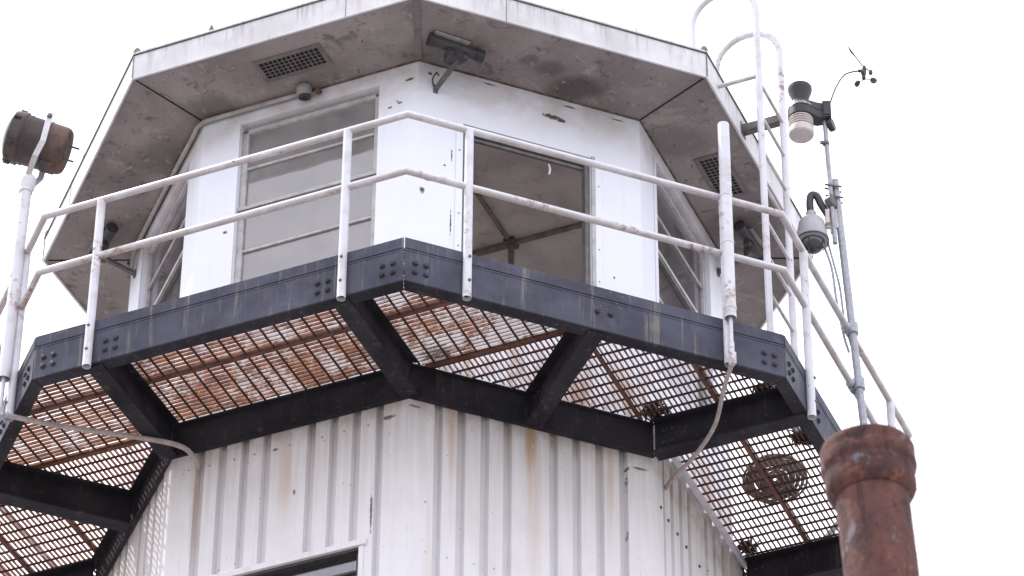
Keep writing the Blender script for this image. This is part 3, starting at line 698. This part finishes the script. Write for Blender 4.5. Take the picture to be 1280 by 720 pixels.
part(MB().tube(bez([(2.80, -1.19, 19.22), (2.845, -1.185, 19.02), (2.865, -1.18, 18.75), (2.90, -1.17, 18.45), (2.93, -1.165, 18.30)]), .0085, 8), 'cable', M['galv'], dc)
part(MB().tube(bez([(2.83, -1.19, 19.24), (2.865, -1.175, 19.05), (2.895, -1.17, 18.85), (2.915, -1.165, 18.55), (2.965, -1.16, 18.25), (3.01, -1.165, 17.70)]), .0075, 8), 'cable', M['galv'], dc)

ws = thing('weather_station', 'black weather station with rain funnel and pale louvred shield on the thin tube', 'weather station', (2.85, -1.235, 20.42))
WX, WY, DZ = 2.683, -1.26, -.085
part(MB().lathe([(.050, .0), (.052, .02), (.064, .075), (.0825, .125), (.086, .145), (.086, .165), (.080, .165), (.074, .14), (.04, .05)], (WX + .003, WY, 20.535 + DZ), (0, 0, 1), 30), 'rain_funnel', M['black'], ws)
body = MB()
def slab(pts, z0, z1, pts2=None):
    m = len(pts); p2 = pts2 or pts
    body.add([Vector((x, y, z0)) for x, y in pts] + [Vector((x, y, z1)) for x, y in p2], [tuple(reversed(range(m))), tuple(range(m, 2 * m))] + [(i, (i + 1) % m, m + (i + 1) % m, m + i) for i in range(m)])
outl = [(WX + .095 * math.cos(R(a)), WY + .095 * math.sin(R(a))) for a in range(40, 325, 19)] + [(2.80, -1.29), (2.868, -1.275), (2.868, -1.20), (2.80, -1.185)]
outt = [(WX + (x - WX) * .80, WY + (y - WY) * .80) if i < 15 else (x, y) for i, (x, y) in enumerate(outl)]
slab(outl, 20.405 + DZ, 20.475 + DZ); 
slab(outl, 20.4755 + DZ, 20.545 + DZ, outt)
bo = part(body, 'body', M['black'], ws, bevel=.006)
part(MB().obox((2.868, -1.24, 20.485 + DZ), (.030, 0, 0), (0, .05, 0), (0, 0, .075)).obox((2.868, -1.293, 20.485 + DZ), (.022, 0, 0), (0, .004, 0), (0, 0, .06)), 'mounting_bracket', M['black'], ws, bevel=.005)
part(MB().lathe([(.045, -.02), (.05, -.012), (.05, .012), (.045, .02)], (2.895, -1.225, 20.30), (1, -.5, .1), 16), 'knob', M['black'], ws)
sh = MB()
for i in range(4): sh.lathe([(.070, .0), (.0895, -.005), (.0895, -.011), (.068, -.0150)], (WX - .003, WY, 20.318 - .0215 * i), (0, 0, 1), 32)
sh.lathe([(.055, .02), (.053, -.09)], (WX - .003, WY, 20.315), (0, 0, 1), 24)
sh.lathe([(.070, 0), (.0885, -.004), (.0905, -.02), (.089, -.058), (.080, -.068), (.01, -.070)], (WX - .003, WY, 20.232), (0, 0, 1), 32)
part(sh, 'radiation_shield', M['shade'], ws)
# maker's name and oval mark on the front of the body
cu = bpy.data.curves.new('lettering', 'FONT'); cu.body = 'DAVIS'; cu.size = .040; cu.extrude = .0006; cu.align_x = 'CENTER'
to = bpy.data.objects.new('lettering', cu); COL.objects.link(to); bpy.context.view_layer.update()
me = bpy.data.meshes.new_from_object(to.evaluated_get(bpy.context.evaluated_depsgraph_get())); COL.objects.unlink(to); bpy.data.objects.remove(to)
for v in me.vertices:                                      # wrap the word round the curved front
    x, y, z = v.co; a = R(-101) + x / .0965
    lean = y / .07 * .019
    v.co = (WX + (.0972 - lean + z) * math.cos(a), WY + (.0972 - lean + z) * math.sin(a), 20.484 + DZ + y)
lo = bpy.data.objects.new('lettering', me); COL.objects.link(lo); lo.data.materials.append(M['letter']); lo.parent = bo
ov = []
for i in range(20):
    a = 2 * math.pi * i / 20; x = .074 + .022 * math.cos(a); y = .010 + .008 * math.sin(a); b2 = R(-101) + x / .0965; rr_ = .0972 - y / .07 * .019
    ov.append((WX + rr_ * math.cos(b2), WY + rr_ * math.sin(b2), 20.484 + DZ + y))
sub(MB().tube(ov, .0016, 6, closed=True), 'oval_mark', M['letter'], bo)
an = thing('anemometer', 'small black cup anemometer with wind vane on a curved rod above the weather station', 'anemometer', (2.885, -1.235, 20.55))
part(MB().tube(bez([(2.882, -1.235, 20.45), (2.945, -1.23, 20.645), (3.005, -1.225, 20.765), (3.06, -1.22, 20.805), (3.13, -1.22, 20.820)]), .0055, 8), 'rod', M['charcoal'], an)
HX, HZ = 3.155, 20.81
part(MB().lathe([(.010, -.075), (.016, -.06), (.012, -.045), (.017, -.02), (.019, .02), (.016, .045), (.010, .055)], (HX, -1.22, HZ), (.06, 0, 1), 14).tube([(3.115, -1.22, 20.818), (HX, -1.22, 20.818)], .012, 10), 'hub', M['black'], an)
v = MB().tube([(HX, -1.22, HZ + .045), (HX - .065, -1.21, HZ + .18)], .0045, 6)
v.add([(HX - .055, -1.212, HZ + .150), (HX - .085, -1.208, HZ + .195), (HX - .110, -1.205, HZ + .285), (HX - .078, -1.206, HZ + .225), (HX - .058, -1.209, HZ + .18)], [(0, 1, 2, 3, 4)])
v.tube([(HX, -1.22, HZ + .045), (HX + .045, -1.225, HZ - .0)], .004, 6).lathe([(.012, -.015), (.016, 0), (.012, .018)], (HX + .048, -1.225, HZ - .012), (.1, 0, 1), 10)
part(v, 'wind_vane', M['charcoal'], an)
for a in (10, 130, 250):
    d = Vector((math.cos(R(a)), math.sin(R(a)), 0)); e = Vector((HX, -1.22, HZ - .07)); cpos = e + d * .068
    tdir = Vector((-d.y, d.x, 0))
    cu_ = MB().tube([e, cpos], .003, 6).lathe([(.026 * math.cos(R(b2)), .026 * math.sin(R(b2))) for b2 in range(0, 86, 14)] , cpos, tdir, 14)
    part(cu_, 'cup', M['black'], an)

# ================================================================ cameras under the eave
def eave_camera(face, m, label):
    """m = 1: beside the near end of its face, -1: the mirror image at the other end"""
    def W(t, n, z): return P(face, t * m, n, z)
    def V(t, n, z):
        T, Nn = frame(face); return T * (t * m) + Nn * n + Vector((0, 0, z))
    root = thing('security_camera', label, 'security camera', W(-.70, A_CAB, 19.86), 'old cameras under the roof overhang')
    ax = V(1, -.05, -.02).normalized(); up = V(0, -.05, 1).normalized(); sd = V(0, 1, 0)
    c = W(-.655, 2.27, 20.025)
    h = part(MB().lathe([(.030, -.195), (.041, -.19), (.041, .185), (.036, .195)], c, ax, 20), 'housing', M['charcoal'], root)
    sub(MB().lathe([(.046, -.205), (.046, -.17), (.042, -.167)], c, ax, 20), 'end_cap', M['black'], h)
    sub(MB().lathe([(.0445, .14), (.0445, .202), (.038, .204)], c, ax, 20), 'hood', M['black'], h)
    sub(MB().lathe([(.030, .2045), (.004, .206)], c, ax, 16), 'lens', M['smoked'], h)
    part(MB().obox(c + up * .042 + ax * -.045 + sd * .036, ax * .13, up * .006, sd * .022), 'sunshade', M['conduit'], root, bevel=.003)
    pt = c - up * .080 + ax * .01
    ph = MB().lathe([(.030, -.045), (.044, -.04), (.044, .04), (.034, .05)], pt, up, 16).lathe([(.022, -.07), (.028, -.066), (.028, .066), (.022, .07)], pt + up * .012, ax, 12).obox(c - up * .043, ax * .05, up * .010, sd * .03)
    ph.obox(pt + ax * -.05 - sd * .02, ax * .03, up * .04, sd * .04)
    part(ph, 'pan_head', M['charcoal'], root)
    ft = W(-.70, A_CAB + .004, 19.855); kn = W(-.665, 2.20, 19.885)
    am = MB()
    for a, b2 in ((ft, kn), (kn, pt - up * .035)):
        d = (b2 - a); L = d.length; d.normalize(); x = d.cross(Vector((0, 0, 1))).normalized(); y = d.cross(x)
        am.obox((a + b2) / 2, d * (L / 2 + .008), x * .015, y * .015)
    am.obox(ft + V(0, .004, .0), V(.016, 0, 0), V(0, .006, 0), V(0, 0, .035))
    part(am, 'arm', M['strap'], root, bevel=.003)
    part(MB().tube(bez([W(-.715, A_CAB + .012, 19.87), W(-.73, 2.02, 19.92), W(-.715, 2.05, 19.96), W(-.70, 2.06, 19.93)], 6), .006, 6), 'cable', M['black'], root)
eave_camera(0, 1, 'dark tube camera on a wall strut under the eave at the front corner')
eave_camera(-2, 1, 'dark tube camera at the far left of the cabin, behind a railing post')
eave_camera(1, -1, 'dark tube camera under the right eave, beside the tall railing pole')

# ---- lamp holder and conduit under the eave
lh = thing('lamp_holder', 'empty porcelain lamp holder above the large left-hand window', 'lamp', P(-1, -.035, 2.06, 20.07))
part(MB().lathe([(.046, 0), (.056, -.012), (.058, -.035), (.053, -.06), (.042, -.078)], P(-1, -.012, 2.075, ZR - .012), (frame(-1)[1] * .25 + Vector((0, 0, 1))), 20), 'base', M['lamp'], lh)
part(MB().lathe([(.040, 0), (.043, -.006), (.043, -.020), (.026, -.024), (.022, -.010), (.012, -.008)], P(-1, -.012, 2.056, ZR - .086), (frame(-1)[1] * .25 + Vector((0, 0, 1))), 20), 'socket', M['charcoal'], lh)
part(MB().lathe([(.026, 0), (.026, .03), (.012, .034)], P(-1, .065, 2.03, ZR - .05), -frame(-1)[0] * -1, 12), 'cable_gland', M['rustbar'], lh)
zc = ZR - .032
nn = 2.028
pth = [P(-1, -.07, nn, zc), P(-1, -.4, nn, zc), P(-1, -.70, nn, zc), P(-1, -.80, nn + .004, zc - .006), P(-2, .80, nn + .004, zc - .012), P(-2, .70, nn, zc - .01), P(-2, .3, nn, zc), P(-2, -.3, nn, zc), P(-2, -.62, nn, zc - .005), P(-2, -.69, nn, zc - .05), P(-2, -.70, nn, zc - .16)]
tag(MB().tube(pth, .0165, 12).build('eave_conduit', M['conduit']), 'dull painted conduit running under the eave from the lamp holder round the left corner', 'conduit')
tag(MB().tube(bez([P(-1, -.40, 1.80, 19.66), P(-1, -.37, 1.80, 19.675), P(-1, -.33, 1.80, 19.62), P(-1, -.26, 1.80, 19.30), P(-1, -.15, 1.80, 18.9), P(-1, .02, 1.80, 18.5), P(-1, .1, 1.8, 18.40)]), .006, 8).build('hanging_cord', M['black']),
    'thin dark cord hanging inside the large left-hand window', 'cord')

# ================================================================ litter and gear on the grating
def clump(c, rx, rz, cnt, name, label, mat, L=.09):
    mb = MB()
    for i in range(cnt):
        a = random.uniform(0, 6.28); r = rx * math.sqrt(random.random())
        p = Vector(c) + Vector((math.cos(a) * r, math.sin(a) * r, random.uniform(0, rz) * (1 - r / rx * .7)))
        d = Vector((random.gauss(0, 1), random.gauss(0, 1), random.gauss(0, .35))).normalized(); l = random.uniform(.35, 1) * L
        x = d.cross(Vector((0, 0, 1))).normalized(); y = d.cross(x)
        w = random.uniform(.003, .007); mb.obox(p, d * l / 2, x * w, y * w * .7)
    if name == 'bird_nest':                                # packed core under the loose twigs
        n0 = len(mb.v); seg, rg = 14, 6; vs = []; fs = []
        for i in range(rg + 1):
            for j in range(seg):
                th = math.pi / 2 * i / rg; a = 2 * math.pi * j / seg
                q = Vector((math.cos(a) * math.cos(th) * rx * .8, math.sin(a) * math.cos(th) * rx * .8, math.sin(th) * rz * .8))
                vs.append(Vector(c) + q * (1 + .35 * mnoise.noise(q * 28 + Vector(c))))
        for i in range(rg):
            for j in range(seg): fs.append((i * seg + j, i * seg + (j + 1) % seg, (i + 1) * seg + (j + 1) % seg, (i + 1) * seg + j))
        fs.append(tuple(reversed(range(seg)))); mb.add(vs, fs)
    o = mb.build(name, mat, None, smooth=False); tag(o, label, 'debris'); return o
def deckpt(k, t, n): return P(k, t, n, ZIT + .038)
clump(deckpt(0, .84, 2.13), .09, .04, 90, 'twig_litter', 'matted twigs caught on the grating at the right end of the front support ring', M['twig'])
clump(deckpt(-1, 1.05, 2.05), .09, .02, 40, 'twig_litter', 'thin scatter of brown twigs on the grating above the front corner', M['twig'])
clump(deckpt(1, -.80, 2.86), .11, .09, 170, 'bird_nest', 'dark ragged nest on the grating behind the right-hand support beam', M['twig'], .08)
clump(deckpt(1, -.29, 2.93), .10, .08, 170, 'bird_nest', 'dark ragged nest on the grating beside the rusty vent pipe', M['twig'], .08)
clump(deckpt(1, .76, 2.12), .07, .03, 60, 'twig_litter', 'brown twigs on the grating at the far end of the right-hand wall', M['twig'])
hc = MB(); c = deckpt(1, .175, 2.54)
for j in range(13):
    r = .022 + .0158 * j; pts = []
    for i in range(40):
        a = 2 * math.pi * i / 40; w_ = 1 + .05 * mnoise.noise(Vector((math.cos(a) * 1.3, math.sin(a) * 1.3, j * .9)))
        x, y = math.cos(a) * r * w_, math.sin(a) * r * w_
        pts.append(c + Vector((x, y, .014 + .24 * (.235 - y) + .012 * mnoise.noise(Vector((x * 9, y * 9, j))))))
    hc.tube(pts, .0088, 6, closed=True)
tag(hc.build('hose_coil', M['oldhose']), 'dull brown round coil lying on the grating, seen from below near the vent pipe', 'hose')

# ================================================================ rusty vent pipe in front
PT = Vector((1.734, -14.347, 7.69)); PD = Vector((.045, 0, -1)).normalized()
base = PT + PD * ((PT.z) / -PD.z)
vp = thing('vent_pipe', 'thick rust-brown iron vent pipe with a collared top in the right foreground', 'pipe', base)
H = (PT - base).length; axis = (PT - base).normalized()
part(MB().lathe([(.093, 0), (.093, H * .5)] + [(.093, H - .62 + .015 * i) for i in range(32)], base, axis, 48), 'shaft', M['pipe'], vp)
part(MB().lathe([(.0935, H - .152), (.098, H - .148), (.109, H - .136), (.1135, H - .125), (.1145, H - .110), (.1140, H - .080), (.1150, H - .072), (.1195, H - .066), (.1215, H - .056), (.1205, H - .040), (.1190, H - .030), (.1205, H - .020), (.1205, H - .008), (.1170, H), (.100, H + .0005), (.092, H - .02), (.085, H - .14)], base, axis, 56), 'collar', M['pipe'], vp)

for ch in vp.children:                                     # flaked, slightly uneven iron
    for v in ch.data.vertices:
        q = v.co - (base + axis * (v.co - base).dot(axis)); 
        if q.length > .02: v.co += q.normalized() * (.0012 * mnoise.noise(v.co * 9) + .0006 * mnoise.noise(v.co * 40))

# ================================================================ daylight, camera
w = bpy.data.worlds.new('World'); SC.world = w; w.use_nodes = True; nt = w.node_tree
bg = nt.nodes['Background']; sky = nt.nodes.new('ShaderNodeTexSky'); sky.sky_type = 'NISHITA'; sky.sun_disc = False
SUN = Vector((-.74, .30, 1.30)).normalized()
sky.sun_elevation = math.asin(SUN.z); sky.sun_rotation = math.atan2(SUN.x, SUN.y); sky.dust_density = 3; sky.air_density = 1
ml = nt.nodes.new('ShaderNodeMix'); ml.data_type = 'RGBA'; ml.blend_type = 'MIX'; ml.inputs[0].default_value = .93
vm = nt.nodes.new('ShaderNodeVectorMath'); vm.operation = 'SCALE'; vm.inputs['Scale'].default_value = .1
nt.links.new(sky.outputs[0], vm.inputs[0]); nt.links.new(vm.outputs[0], ml.inputs[6]); ml.inputs[7].default_value = (1.88, 1.89, 2.02, 1)   # bright white haze
nt.links.new(ml.outputs[2], bg.inputs['Color']); bg.inputs['Strength'].default_value = 1.0
ld = bpy.data.lights.new('sun', 'SUN'); ld.energy = 4.2; ld.angle = R(.6); ld.color = (1, .96, .90)
lo_ = bpy.data.objects.new('sun', ld); COL.objects.link(lo_); lo_.rotation_euler = SUN.to_track_quat('Z', 'Y').to_euler(); lo_.location = (0, 0, 60)

cd = bpy.data.cameras.new('camera'); cam = bpy.data.objects.new('camera', cd); COL.objects.link(cam); SC.camera = cam
r = Vector((.99993, .010716, .005057)); u = Vector((.002797, -.628191, .778054)); f = Vector((-.011514, .777985, .628177))
cam.matrix_world = Matrix(((r.x, u.x, -f.x, .952935), (r.y, u.y, -f.y, -22.427779), (r.z, u.z, -f.z, 1.7), (0, 0, 0, 1)))
cd.sensor_width = 36; cd.lens = 139.4566; cd.clip_end = 3000; cd.clip_start = .1
cd.dof.use_dof = True; cd.dof.focus_distance = 25.2; cd.dof.aperture_fstop = 12.0
SC.view_settings.view_transform = 'Standard'; SC.view_settings.look = 'None'; SC.view_settings.exposure = 0; SC.view_settings.gamma = 1
